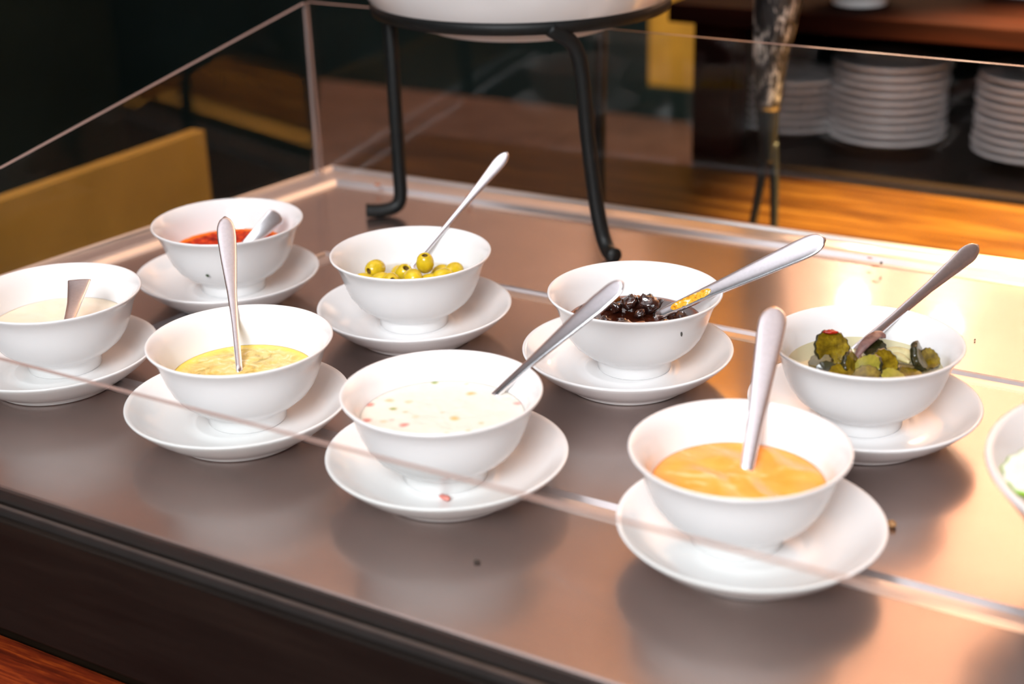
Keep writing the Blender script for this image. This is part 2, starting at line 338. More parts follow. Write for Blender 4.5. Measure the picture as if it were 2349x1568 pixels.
def content(i, m, name, label, cat='sauce', hfun=None, n=72, rings=34, rough_edge=0.0, dz=0.0, under=True):
    x, y, _, _, lv, food, _ = B[i]; lv += dz; bm = bmesh.new(); r0 = rin(lv) - 0.0002
    cz = lv; c = bm.verts.new((0, 0, cz + (hfun(0, 0) if hfun else 0))); prev = [c]
    for k in range(1, rings + 1):
        r = r0 * k / rings; cur = []
        for j in range(n * 2):
            a = PI * j / n; rr = r
            if rough_edge and k >= rings - 1: rr = r + rough_edge * mnoise.noise(Vector((math.cos(a) * 9, math.sin(a) * 9, i)))
            px, py = rr * math.cos(a), rr * math.sin(a)
            fade = min(1, (rings - k) / 4)
            cur.append(bm.verts.new((px, py, cz + (hfun(px, py) * fade if hfun else 0))))
        m_ = len(cur)
        for j in range(m_):
            if len(prev) == 1: bm.faces.new((prev[0], cur[j], cur[(j + 1) % m_]))
            else: bm.faces.new((prev[j], cur[j], cur[(j + 1) % m_], prev[(j + 1) % m_]))
        prev = cur
    # underside follows the bowl
    for z in () if not under else (lv - .006, lv - .012, lv - .018):
        if z < 0.0225: continue
        r = rin(z) - 0.0005; cur = [bm.verts.new((r * math.cos(PI * j / n), r * math.sin(PI * j / n), z)) for j in range(n * 2)]
        for j in range(n * 2): bm.faces.new((prev[j], cur[j], cur[(j + 1) % (n * 2)], prev[(j + 1) % (n * 2)]))
        prev = cur
    if under: bm.faces.new(prev)
    o = bm_obj(name, bm, m, None, (x, y, 0), True); return tag(o, label, cat)

# sauce materials
def sauce_mat(name, stops, scale=120, rough=0.3, detail=6, bmp=0.3, dist=0.4, sc3=(1, 1, 1), sss=0.0):
    m, N, L, P = new_mat(name); v = coords(N, L, sc3); f = ntex(N, L, v, scale, detail, 0.6, dist)
    L.new(ramp(N, L, f, stops), P.inputs['Base Color']); P.inputs['Roughness'].default_value = rough
    if bmp: bump(N, L, f, P, bmp, 0.0008)
    if sss: P.inputs['Subsurface Weight'].default_value = sss; P.inputs['Subsurface Scale'].default_value = 0.004
    return m
def edge_ring(m, r0, col, width=0.004, center=(0, 0)):
    """oily film of another colour towards the wall of the bowl"""
    N, L = m.node_tree.nodes, m.node_tree.links; P = N['Principled BSDF']
    old = P.inputs['Base Color'].links[0].from_socket
    t = N.new('ShaderNodeTexCoord'); sp = N.new('ShaderNodeSeparateXYZ'); L.new(t.outputs['Object'], sp.inputs[0])
    cb = N.new('ShaderNodeCombineXYZ'); L.new(sp.outputs[0], cb.inputs[0]); L.new(sp.outputs[1], cb.inputs[1])
    ln = N.new('ShaderNodeVectorMath'); ln.operation = 'LENGTH'; L.new(cb.outputs[0], ln.inputs[0])
    nz = ntex(N, L, t.outputs['Object'], 160, 3); ad = N.new('ShaderNodeMath'); ad.operation = 'MULTIPLY_ADD'; ad.inputs[1].default_value = width; L.new(nz, ad.inputs[0]); L.new(ln.outputs['Value'], ad.inputs[2])
    mr = N.new('ShaderNodeMapRange'); mr.inputs[1].default_value = r0 - width * 0.9; mr.inputs[2].default_value = r0 + width * 0.25; L.new(ad.outputs[0], mr.inputs[0])
    L.new(mixc(N, L, mr.outputs[0], old, col), P.inputs['Base Color'])

nz3 = lambda x, y, s, k=0: mnoise.noise(Vector((x * s, y * s, k)))
m = sauce_mat('red_sauce', [(0.34, (0.14, 0.003, 0.001, 1)), (0.5, (0.42, 0.018, 0.001, 1)), (0.68, (0.75, 0.07, 0.002, 1))], 170, 0.7, bmp=0.6)
edge_ring(m, .0445, (1.0, 0.20, 0.004, 1), 0.006); m.node_tree.nodes['Principled BSDF'].inputs['Specular IOR Level'].default_value = 0.2
content(1, m, 'chilli_sauce', 'coarse red chilli sauce with an orange oily edge', hfun=lambda x, y: 0.0011 * nz3(x, y, 190) + 0.0009 * nz3(x, y, 420, 2), rough_edge=0.0008)
m = sauce_mat('mayo', [(0.3, (0.82, 0.68, 0.48, 1)), (0.7, (0.86, 0.76, 0.60, 1))], 40, 0.3, bmp=0.1)
content(3, m, 'mayonnaise', 'smooth cream-coloured mayonnaise with soft ripples', hfun=lambda x, y: 0.0012 * math.sin(150 * (y + 0.4 * x) + 3 * nz3(x, y, 30)) * 0.6 + 0.0012 * nz3(x, y, 55))
m = sauce_mat('herb_dressing', [(0.28, (0.30, 0.22, 0.03, 1)), (0.42, (0.62, 0.42, 0.08, 1)), (0.55, (0.78, 0.55, 0.16, 1)), (0.70, (0.86, 0.72, 0.42, 1))], 110, 0.16, 8, 0.25, 1.2, (1, 1, 1))
edge_ring(m, .0446, (0.88, 0.62, 0.06, 1), 0.007)
content(4, m, 'oil_dressing', 'yellow oil dressing with garlic bits and herbs', hfun=lambda x, y: 0.0005 * nz3(x, y, 160))
def specks_mat():
    m, N, L, P = new_mat('flecked_dressing'); v = coords(N, L); base = (0.74, 0.695, 0.61, 1); cur = base
    for k, (col, sc, th) in enumerate([((0.62, 0.24, 0.20, 1), 95, .36), ((0.30, 0.36, 0.10, 1), 110, .34), ((0.66, 0.42, 0.14, 1), 85, .36)]):
        vo = N.new('ShaderNodeTexVoronoi'); vo.inputs['Scale'].default_value = sc; mp = N.new('ShaderNodeMapping'); mp.inputs['Location'].default_value = (k * 3.3, k * 1.7, 0); L.new(v, mp.inputs[0]); L.new(mp.outputs[0], vo.inputs['Vector'])
        se = N.new('ShaderNodeSeparateColor'); L.new(vo.outputs['Color'], se.inputs[0])
        lt = N.new('ShaderNodeMapRange'); lt.inputs[1].default_value = th; lt.inputs[2].default_value = th * 0.35; lt.inputs[3].default_value = 0; lt.inputs[4].default_value = 1.0; L.new(vo.outputs['Distance'], lt.inputs[0])
        gt = N.new('ShaderNodeMath'); gt.operation = 'GREATER_THAN'; gt.inputs[1].default_value = 0.72; L.new(se.outputs[0], gt.inputs[0])
        mu = N.new('ShaderNodeMath'); mu.operation = 'MULTIPLY'; L.new(lt.outputs[0], mu.inputs[0]); L.new(gt.outputs[0], mu.inputs[1])
        cur = mixc(N, L, mu.outputs[0], cur, col)
    L.new(cur, P.inputs['Base Color']); P.inputs['Roughness'].default_value = 0.35
    bump(N, L, ntex(N, L, v, 90, 4), P, 0.15, 0.0006); return m
content(5, specks_mat(), 'creamy_dressing', 'thick white dressing flecked with pink and green bits', hfun=lambda x, y: 0.0007 * nz3(x, y, 90) + 0.0003 * nz3(x, y, 260, 3))
m = sauce_mat('orange_sauce_mat', [(0.32, (0.92, 0.30, 0.035, 1)), (0.56, (0.93, 0.36, 0.06, 1)), (0.70, (0.95, 0.52, 0.22, 1))], 34, 0.2, 3, 0.12, 2.5, (0.6, 1.6, 1))
content(8, m, 'orange_sauce', 'smooth bright orange sauce with glossy swirls', hfun=lambda x, y: 0.0011 * math.sin(190 * y + 90 * x + 5 * nz3(x, y, 28)) * (0.5 + nz3(x, y, 40, 5)) + 0.0010 * nz3(x, y, 60, 1))
m, N, L, P = new_mat('chutney_liquid'); v = coords(N, L)
L.new(ramp(N, L, ntex(N, L, v, 60), [(0.35, (0.018, 0.004, 0.002, 1)), (0.7, (0.07, 0.014, 0.005, 1))]), P.inputs['Base Color']); P.inputs['Roughness'].default_value = 0.07
edge_ring(m, .0452, (0.26, 0.07, 0.02, 1), 0.004)
content(6, m, 'chutney_syrup', 'glossy dark brown syrup around the chutney pieces', 'sauce')
content(2, liquid('olive_brine', (0.96, 0.93, 0.86, 1)), 'olive_brine', 'clear pale brine around the green olives', 'brine', under=False)
content(7, liquid('pickle_brine', (0.90, 0.86, 0.66, 1)), 'pickle_brine', 'yellowish green brine around the gherkin slices', 'brine', under=False)

# ------------------------------------------------------------------ olives
def olive_mat(name, a, b):
    return simple(name, a, 0.22, var=0.15, scale=180, coat=0.2, sss=0.12)
MT['olive'] = olive_mat('olive', (0.60, 0.43, 0.014), None)
MT['olive_hole'] = simple('olive_hole', (0.16, 0.09, 0.02), 0.5)
OL = []
for k in range(0, 26):
    t = -PI / 2 + PI * k / 25; OL.append((.0068 * math.cos(t) ** 0.92 if abs(math.cos(t)) > 1e-6 else 0, .0086 * math.sin(t)))
OL[0] = (0, -.0086); OL = [p for p in OL if not (p[1] > 0 and p[0] < .0027)]
OL += [(.0026, .0080), (.0022, .0070), (.0021, .0030), (0, .0022)]
olive_me = lathe_me('olive', OL[:-2] , 40); hole_me = lathe_me('pit_hole', OL[-3:], 40)
for me, mm in ((olive_me, MT['olive']), (hole_me, MT['olive_hole'])):
    me.materials.append(mm)
    for p in me.polygons: p.use_smooth = True
c2 = Vector((B[2][0], B[2][1], 0))
# a = right, b = away, z, direction of the pitted end (right, away, up)
olives = [(-.0265, .006, .0470, (-.55, -.80, .05), 'leftmost olive of the top layer, pit hole facing left'),
 (-.0330, -.010, .0430, (-1, .3, .1), 'olive half sunk at the left edge of the heap'),
 (-.0215, -.012, .0432, (.9, .3, .3), 'olive between the leftmost and the large front olive'),
 (-.0135, -.019, .0462, (.25, -.75, .35), 'large front olive with an oval brown pit hole'),
 (-.0060, .004, .0430, (.3, -.5, .8), 'olive tucked against the spoon neck'),
 (.0020, -.015, .0470, (-.3, .9, -.2), 'smooth round green olive at the middle front'),
 (.0100, -.001, .0530, (.05, -.35, .93), 'highest olive on the heap, pit hole facing up'),
 (.0140, -.014, .0425, (.9, -.3, .1), 'olive wedged under the highest one'),
 (.0230, -.013, .0462, (-.92, -.35, -.12), 'oval olive to the right of the heap'),
 (.0300, .004, .0440, (.5, .8, .1), 'olive at the far right back of the heap'),
 (.0350, -.007, .0420, (.9, .1, .3), 'rightmost olive, nearly under the brine'),
 (-.0100, .012, .0400, (0, 1, .2), 'sunken olive behind the spoon neck'),
 (.0200, .013, .0392, (.6, .6, .2), 'sunken olive near the back wall of the bowl'),
 (.0120, -.029, .0400, (.7, -.6, .1), 'olive low against the front wall of the bowl'),
 (-.0060, -.033, .0395, (-.7, -.6, .1), 'olive pressed to the front left wall')]
for a, b, z, d, lab in olives:
    p = c2 + RH * a + DH * b; p.z = z + .0025
    dv = (RH * d[0] + DH * d[1] + Vector((0, 0, d[2]))).normalized()
    o = bpy.data.objects.new('olive', olive_me); COL.objects.link(o); o.location = p; o.rotation_euler = dv.to_track_quat('Z', 'Y').to_euler()
    s = random.uniform(.94, 1.06); o.scale = (s, s, s)
    tag(o, lab, 'olive', 'pitted green olives in the bowl')
    h = bpy.data.objects.new('pit_hole', hole_me); COL.objects.link(h); h.parent = o

# ------------------------------------------------------------------ chutney pieces
def chunk_me(name, seed, sx=1, sy=1, sz=1, rad=.005, amp=.42, sub=3):
    bm = bmesh.new(); bmesh.ops.create_icosphere(bm, subdivisions=sub, radius=rad)
    for v in bm.verts:
        n = mnoise.noise(v.co * 300 + Vector((seed * 7.1, 0, 0))) + 0.75 * mnoise.noise(v.co * 800 + Vector((0, seed * 3.3, 0)))
        v.co *= 1 + amp * n; v.co.x *= sx; v.co.y *= sy; v.co.z *= sz
    me = bpy.data.meshes.new(name); bm.to_mesh(me); bm.free()
    for p in me.polygons: p.use_smooth = True
    return me
m, N, L, P = new_mat('chutney_fruit'); v = coords(N, L)
L.new(ramp(N, L, ntex(N, L, v, 220), [(0.35, (0.010, 0.004, 0.004, 1)), (0.58, (0.035, 0.010, 0.006, 1)), (0.75, (0.16, 0.05, 0.012, 1))]), P.inputs['Base Color']); P.inputs['Roughness'].default_value = 0.10; P.inputs['Coat Weight'].default_value = 0.5
bump(N, L, ntex(N, L, v, 420), P, 0.5, 0.0008); MT['chutney'] = m
MT['chutney_brown'] = simple('chutney_brown', (0.20, 0.055, 0.01), 0.15, var=0.4, scale=300, coat=0.4)
chunks = [chunk_me('chutney_piece', s, random.uniform(.8, 1.3), random.uniform(.7, 1), random.uniform(.6, .9)) for s in range(6)]
for me in chunks: me.materials.append(MT['chutney'])
brown_me = chunks[2].copy(); brown_me.materials.clear(); brown_me.materials.append(MT['chutney_brown'])
c6 = Vector((B[6][0], B[6][1], 0))
cp = [(-.033, .007, 1.15, 1.5), (-.037, .014, .55, .5), (-.018, .020, .9, 1.2), (-.011, .013, 1.0, 2), (-.012, .024, .95, 3.4), (-.002, .016, 1.2, 3.2), (.004, .026, .9, 1.8), (.010, .013, 1.35, 3.0), (.004, .006, 1.0, 1.0), (.016, .018, 1.0, 2.4),
      (-.008, -.014, 1.1, 1), (.003, -.018, 1.2, .8), (-.020, -.004, .9, .4), (.026, .004, 1.0, .3), (.031, -.006, 1.1, 1.3), (.019, -.013, .9, .9), (-.026, -.012, 1.0, .5), (-.002, -.027, 1, .6), (.012, -.026, 1, .6), (-.004, .030, .6, .8)]
place_words = ['large round piece at the far left', 'small scrap at the left edge', 'piece left of the central clump', 'wrinkled piece in the central clump', 'topmost brown piece of the clump', 'piece in the middle of the clump', 'curled scrap behind the clump', 'biggest smooth piece right of the clump', 'piece at the foot of the clump', 'piece at the right end of the clump',
 'piece near the front wall, left of middle', 'wrinkled piece at the front centre', 'low piece left of the clump', 'piece right of the knife tip', 'piece by the right wall', 'piece just before the knife tip', 'piece by the front left wall', 'piece deep at the front wall', 'piece deep at the front right', 'small scrap at the back wall']
for k, (a, b, s, dz) in enumerate(cp):
    o = bpy.data.objects.new('chutney_piece', brown_me if k in (1, 4, 6, 11, 19) else chunks[k % 6]); COL.objects.link(o)
    p = c6 + RH * a * 1.0 + DH * b * 1.0; p.z = B[6][4] + dz * .0019 + .0002; o.location = p; o.scale = (s, s, s)
    o.rotation_euler = (random.uniform(-1, 1), random.uniform(-1, 1), random.uniform(0, 6))
    tag(o, 'glossy black-brown chutney ' + place_words[k], 'chutney piece', 'dark fruit pieces in the chutney bowl')

# ------------------------------------------------------------------ gherkin slices
def pickle_mats():
    m, N, L, P = new_mat('gherkin_flesh'); v = coords(N, L)
    L.new(ramp(N, L, ntex(N, L, v, 210, 6), [(0.3, (0.045, 0.028, 0.001, 1)), (0.55, (0.15, 0.098, 0.003, 1)), (0.75, (0.28, 0.20, 0.010, 1))]), P.inputs['Base Color'])
    P.inputs['Roughness'].default_value = 0.16; P.inputs['Subsurface Weight'].default_value = 0.1; P.inputs['Subsurface Scale'].default_value = 0.003
    bump(N, L, ntex(N, L, v, 380), P, 0.35, 0.0008); return m
MT['gherkin'] = pickle_mats(); MT['gherkin_skin'] = simple('gherkin_skin', (0.022, 0.020, 0.005), 0.2, var=0.4, scale=200)
MT['gherkin_light'] = simple('gherkin_light', (0.24, 0.21, 0.025), 0.18, var=0.3, scale=220)
MT['gherkin_grey'] = simple('gherkin_grey', (0.14, 0.11, 0.05), 0.2, var=0.35, scale=200)
MT['onion_purple'] = simple('onion_purple', (0.16, 0.085, 0.075), 0.18, var=0.4, scale=160)
MT['onion_pale'] = simple('onion_pale', (0.50, 0.44, 0.22), 0.15, var=0.2, scale=120)
MT['chilli_red'] = simple('chilli_red', (0.30, 0.012, 0.004), 0.25, var=0.4, scale=400)
def slice_obj(r, th, flesh, seed):
    prof = [(0, -th / 2), (r * .80, -th / 2 * 1.0), (r * .93, -th / 2)]
    rim = [(r * .93, -th / 2), (r, -th / 2 * .7), (r * 1.01, 0), (r, th / 2 * .7), (r * .93, th / 2)]
    top = [(r * .93, th / 2), (r * .80, th / 2), (r * .4, th / 2 * .85), (0, th / 2 * .8)]
    res = []
    for nm, pr in (('flesh', None), ('skin', rim)):
        if pr is None:
            bm = bmesh.new()
            me = lathe_me(nm, prof, 48); me2 = lathe_me(nm, top, 48); bm.from_mesh(me); bm.from_mesh(me2); me3 = bpy.data.meshes.new(nm); bm.to_mesh(me3); bm.free(); me = me3
        else: me = lathe_me(nm, pr, 48)
        for v in me.vertices:
            a = math.atan2(v.co.y, v.co.x); q = math.hypot(v.co.x, v.co.y) / r
            f = 1 + .045 * math.sin(13 * a + seed) * q + .05 * math.sin(2 * a + seed * 2) * q; v.co.x *= f; v.co.y *= f
            v.co.z += .0011 * math.sin(2 * a + seed) * q * q
        for p in me.polygons: p.use_smooth = True
        me.materials.append(flesh if nm == 'flesh' else MT['gherkin_skin']); res.append(me)
    return res
c7 = Vector((B[7][0], B[7][1], 0))
gs = [  # a, b, z, r, thick, normal(right, away, up), flesh, label
 (-.0185, .010, .0540, .0112, .0035, (.05, -.80, .62), 'gherkin', 'large olive-green gherkin slice with a red flake, left of the spoon'),
 (-.0090, -.004, .0490, .0085, .0035, (.75, -.55, .45), 'gherkin', 'gherkin slice standing on edge just before the spoon'),
 (.0005, -.008, .0490, .0088, .0032, (-.62, -.45, .66), 'gherkin_light', 'bright yellow-green gherkin slice leaning in the middle'),
 (.0105, -.003, .0490, .0090, .0032, (.2, -.75, .62), 'gherkin', 'seedy gherkin slice right of the middle'),
 (.0090, .018, .0500, .0075, .0045, (.1, -.5, .8), 'gherkin_skin', 'dark gherkin chunk under the purple onion'),
 (-.0260, .002, .0465, .0080, .003, (-.5, -.4, .75), 'gherkin_grey', 'pale gherkin slice at the left, half under brine'),
 (.0120, -.0235, .0480, .0078, .003, (.1, -.3, .95), 'gherkin_light', 'pale green gherkin slice flat at the front'),
 (.0330, .002, .0505, .0098, .0045, (.78, -.30, .45), 'gherkin_grey', 'thick dark-skinned gherkin wedge at the right'),
 (.0395, .004, .0480, .0070, .0035, (.3, -.7, .6), 'gherkin', 'yellow gherkin piece at the far right'),
 (-.0160, -.014, .0455, .0090, .003, (.1, -.5, .85), 'gherkin', 'gherkin slice low under the large one'),
 (-.0245, -.008, .0460, .0070, .004, (-.3, -.6, .7), 'gherkin_skin', 'nearly black gherkin end at the front left'),
 (-.0030, -.019, .0465, .0090, .003, (-.3, -.4, .8), 'gherkin', 'brownish gherkin slice at the front centre'),
 (.0240, -.016, .0450, .0090, .003, (.3, -.3, .9), 'gherkin', 'gherkin slice under the brine at the front right'),
 (.0220, .006, .0435, .0120, .003, (.1, .1, 1), 'gherkin_grey', 'large pale slice floating below the brine')]
for a, b, z, r, th, d, fl, lab in gs:
    p = c7 + RH * a + DH * b; p.z = z + 0.0005
    t = thing('gherkin_slice', lab, 'gherkin', p, 'pickled gherkin slices in the bowl')
    t.rotation_euler = (RH * d[0] + DH * d[1] + Vector((0, 0, d[2]))).normalized().to_track_quat('Z', 'Y').to_euler()
    f_, s_ = slice_obj(r, th, MT[fl], a * 900)
    for nm, me in (('flesh', f_), ('skin', s_)):
        o = bpy.data.objects.new(nm, me); COL.objects.link(o); o.parent = t
def strip_me(name, pts, w, th, up=Vector((0, 0, 1)), seg=10, n=8):
    P_ = smooth_path(pts, n); K = len(P_)
    return sweep_me(name, P_, [(w * (0.35 + 0.65 * math.sin(PI * min(max(k / (K - 1), .04), .96))) , th) for k in range(K)], up, seg)
def loc7(a, b, z): v = c7 + RH * a + DH * b; return Vector((v.x, v.y, z))
for pts, w, mt_, lab in [
    ([loc7(-.004, .008, .0485), loc7(.003, .014, .0555), loc7(.011, .020, .0585), loc7(.0165, .021, .0570)], .0042, 'onion_purple', 'curved purple onion strip sticking up beside the spoon'),
    ([loc7(.013, .020, .0462), loc7(.022, .019, .0482), loc7(.031, .010, .0480), loc7(.033, .000, .0462)], .0032, 'onion_pale', 'translucent pale onion ring at the right back'),
    ([loc7(.016, .010, .0462), loc7(.022, .012, .0474), loc7(.028, .004, .0466)], .0028, 'onion_pale', 'small translucent onion curl inside the onion ring')]:
    tag(link('onion_strip', strip_me('onion_strip', pts, w, .0008, Vector((-.2, -.6, .8))), MT[mt_]), lab, 'onion')
ck = chunk_me('chilli_flake', 9, 1.5, .6, .5, .0026, .5)
o = link('chilli_flake', ck, MT['chilli_red'], None, loc7(-.0195, .0125, .0642)); o.rotation_euler = (0, 0, .5); tag(o, 'small red chilli flake on top of the large gherkin slice', 'chilli flake')

# ------------------------------------------------------------------ spoons and knives
def utensil(kind, label, i, E, P1, wt, bend=0.0, roll=0.0, face=0.0, thick=.0010, mat=None, flat_end=False, scoop=True, endw=None):
    """E = where it enters the food, P1 = end of the handle, wt = [(t, half width)]"""
    E = Vector(E); P1 = Vector(P1); ax = (P1 - E).normalized(); Ln = (P1 - E).length; mat = mat or MT['cutlery']
    up = Vector((0, 0, 1)) - ax * ax.z; up.normalize()
    tc = Vector((0, 0, .414)) - (E + P1) / 2; tc.normalize(); tc = tc - ax * tc.dot(ax); tc.normalize(); up = (up * (1 - face) + tc * face).normalized(); up = Matrix.Rotation(math.radians(roll), 3, ax) @ up
    base = E; t = thing(kind, label, kind.replace('_', ' ') if kind != 'serving_spoon' else 'spoon', base)
    inv = Matrix.Translation(-base)
    n = 48; pts = []; rad = []
    for k in range(n + 1):
        q = k / n; q = q ** 0.9
        p = E + ax * Ln * q + up * (bend * Ln * 4 * q * (1 - q)); w = interp(q, wt)
        if not flat_end and q > 0.9:
            u = (q - 0.9) / 0.1; w = interp(0.9, wt) * math.sqrt(max(0.02, 1 - u * u * 0.985))
        pts.append(p); rad.append((w, max(.0005, thick * (1.0 + 0.5 * (1 - q)))))
    bc = Vector((B[i][0], B[i][1], 0)); zf = 0.0300
    h = Vector((bc.x - E.x, bc.y - E.y, 0)); dist = h.length; hd = h.normalized() if dist > 1e-4 else -RH
    hx = Vector((-ax.x, -ax.y, 0)); hx = hx.normalized() if hx.length > .2 else hd
    sc = bc + hx * 0.004; sc.z = zf
    # neck
    neck = smooth_path([sc - (hx * -1) * 0 - hx * 0.012 + Vector((0, 0, .002)), (E + sc - hx * .012) / 2 - Vector((0, 0, .001)), E], 8)[:-1]
    w0 = interp(0, wt)
    pts = neck + pts; rad = [(w0 * .9, .0014)] * len(neck) + rad
    hm = sweep_me('handle', pts, rad, up, 20, exps=0.75); ho = link('handle', hm, mat, t); ho.matrix_parent_inverse = inv
    if scoop:
        bm = bmesh.new(); NU, NV = 16, 20; grid = []
        def sp(u, v, off):
            r = u / (NU - 1); a = 2 * PI * v / NV; lx = math.cos(a) * r * .017; ly = math.sin(a) * r * (.0105 - .002 * math.cos(a))
            z = .0045 * (r * r - 1) + off * (-.0008); side = Vector((-hx.y, hx.x, 0)); return sc + hx * lx + side * ly + Vector((0, 0, z + .003))
        for off in (0, 1):
            g = [[bm.verts.new(sp(u, v, off)) for v in range(NV)] for u in range(NU)]; grid.append(g)
            for u in range(NU - 1):
                for v in range(NV): bm.faces.new((g[u][v], g[u][(v + 1) % NV], g[u + 1][(v + 1) % NV], g[u + 1][v]))
        for v in range(NV): bm.faces.new((grid[0][-1][v], grid[0][-1][(v + 1) % NV], grid[1][-1][(v + 1) % NV], grid[1][-1][v]))
        so = bm_obj('scoop', bm, mat, t, None, True); so.matrix_parent_inverse = inv
    return t, E, ax, up, Ln
utensil('serving_spoon', 'short rounded spoon handle lying low in the red chilli sauce', 1, (-.7345, .8170, .0428), (-.7202, .8450, .0646), [(0, .0042), (.45, .0058), (.9, .0070), (1, .0070)], bend=0.02, face=0.92, roll=0)
utensil('serving_spoon', 'slender long-handled spoon standing in the yellow herb dressing', 4, (-.5882, .639, .0405), (-.6722, .732, .1020), [(0, .0021), (.3, .0023), (.5, .0032), (.72, .0054), (.86, .0064), (1, .0060)], bend=-0.015)
utensil('serving_spoon', 'broad flat-ended spoon handle in the cream mayonnaise', 3, (-.7170, .6230, .0560), (-.7432, .660, .0680), [(0, .0036), (.5, .0050), (1, .0078)], flat_end=True, bend=-0.03)
utensil('serving_spoon', 'slim bright spoon leaning out of the olives', 2, (-.5971, .8438, .042), (-.5632, .9278, .1111), [(0, .0022), (.3, .0019), (.55, .0024), (.75, .0038), (.9, .0050), (1, .0046)], bend=-0.008, face=0.6)
utensil('serving_spoon', 'polished spoon with dark edge leaning from the white flecked dressing', 5, (-.4206, .6693, .047), (-.3592, .7148, .1135), [(0, .0026), (.3, .0030), (.6, .0050), (.8, .0062), (.92, .0058), (1, .005)], bend=0.01, face=0.5)
t6, E6, a6, u6, L6 = utensil('serving_knife', 'wide satin knife handle with orange smears resting in the chutney', 6, (-.3925, .8331, .0445), (-.2924, .8661, .1032), [(0, .0034), (.33, .0048), (.6, .0066), (.85, .0078), (1, .0076)], bend=0.0, thick=.0012, face=0.6, scoop=False)
utensil('serving_spoon', 'dark-reflecting spoon leaning out of the gherkin slices', 7, (-.2582, .8346, .045), (-.2087, .9145, .0967), [(0, .0034), (.3, .0027), (.6, .0034), (.8, .0050), (.92, .0060), (1, .0058)], bend=-0.01, face=0.95)
utensil('serving_spoon', 'blurred satin spoon standing in the orange sauce', 8, (-.2580, .6591, .0425), (-.2810, .7515, .0991), [(0, .0036), (.3, .0046), (.6, .0064), (.85, .0080), (1, .0078)], bend=0.0)
# smear on the knife handle and its lower blade part
sm = bmesh.new(); nrm = u6
side6 = a6.cross(u6).normalized(); K = 26; rows = []
for k in range(K + 1):
    q = .085 + .245 * k / K; w = .0026 * (1 + .25 * mnoise.noise(Vector((k * .6, 0, 3)))) * math.sqrt(max(.05, 1 - abs(2 * k / K - 1) ** 8))
    c = E6 + a6 * L6 * q + u6 * .00165; rows.append([sm.verts.new(c + side6 * (w * s) + u6 * (.0006 * (1 - s * s))) for s in (-1, -.6, 0, .6, 1)])
for a, b in zip(rows, rows[1:]):
    for j in range(4): sm.faces.new((a[j], a[j + 1], b[j + 1], b[j]))
m, N, L, P = new_mat('orange_smear'); v = coords(N, L); L.new(ramp(N, L, ntex(N, L, v, 420, 5), [(0.28, (0.12, 0.03, 0.004, 1)), (0.40, (0.75, 0.30, 0.01, 1)), (0.56, (0.85, 0.42, 0.03, 1)), (0.66, (0.85, 0.74, 0.6, 1))]), P.inputs['Base Color']); P.inputs['Roughness'].default_value = 0.25
o = bm_obj('sauce_smear', sm, m, t6, None, True); o.matrix_parent_inverse = Matrix.Translation(-E6); o['label'] = 'orange sauce smear'

# ------------------------------------------------------------------ large bowl at the right edge
LP = [(0, .004), (.038, .004), (.040, 0), (.043, 0), (.044, .004), (.058, .014), (.075, .032), (.088, .051), (.100, .0665), (.1020, .0690), (.1018, .0712), (.1000, .0716), (.0975, .0700), (.086, .053), (.073, .035), (.056, .018), (.035, .010), (0, .009)]
sb = link('salad_bowl', lathe_me('salad_bowl', LP, 128), MT['porcelain'], None, (-.044, .710, .0003)); tag(sb, 'large white bowl of green cucumber at the right edge', 'bowl')
MT['cuc_flesh'] = simple('cucumber_flesh', (0.78, 0.80, 0.66), 0.25, var=0.1, scale=150, sss=0.1); MT['cuc_skin'] = simple('cucumber_skin', (0.22, 0.40, 0.03), 0.3, var=0.5, scale=220)
def cuc(k, a, b, z, d, r, lab):
    me_f, me_s = slice_obj(r, .004, MT['cuc_flesh'], k * 1.7); me_s.materials.clear(); me_s.materials.append(MT['cuc_skin'])
    p = Vector((-.044, .710, 0)) + RH * a + DH * b; p.z = z
    t = thing('cucumber_slice', lab, 'cucumber', p, 'cucumber slices in the large bowl'); t.rotation_euler = (RH * d[0] + DH * d[1] + Vector((0, 0, d[2]))).normalized().to_track_quat('Z', 'Y').to_euler()
    for nm, me in (('flesh', me_f), ('skin', me_s)):
        o = bpy.data.objects.new(nm, me); COL.objects.link(o); o.parent = t
for k, (a, b, z, d, r, lab) in enumerate([(-.076, .012, .067, (-.3, -.3, .9), .017, 'leftmost cucumber slice at the back of the large bowl'), (-.072, -.014, .067, (-.4, -.1, .9), .017, 'cucumber slice overlapping below the leftmost one'), (-.054, -.042, .065, (-.2, -.4, .9), .017, 'cucumber slice nearest the front of the large bowl'),
    (-.030, .005, .066, (.1, -.2, .95), .018, 'cucumber slice in the middle left'), (-.005, .030, .064, (.1, .2, .95), .018, 'cucumber slice at the centre back'), (0, -.018, .067, (.2, -.1, .95), .018, 'cucumber slice on top of the centre'), (.032, .010, .064, (.3, .1, .9), .018, 'cucumber slice at the right of the bowl'), (-.022, -.030, .054, (0, 0, 1), .020, 'cucumber slice buried under the front ones'), (.010, .0, .052, (0, 0.05, 1), .022, 'cucumber slice buried in the middle'), (-.035, .022, .052, (0, 0, 1), .022, 'cucumber slice buried at the back left')]): cuc(k, a, b, z, d, r, lab)

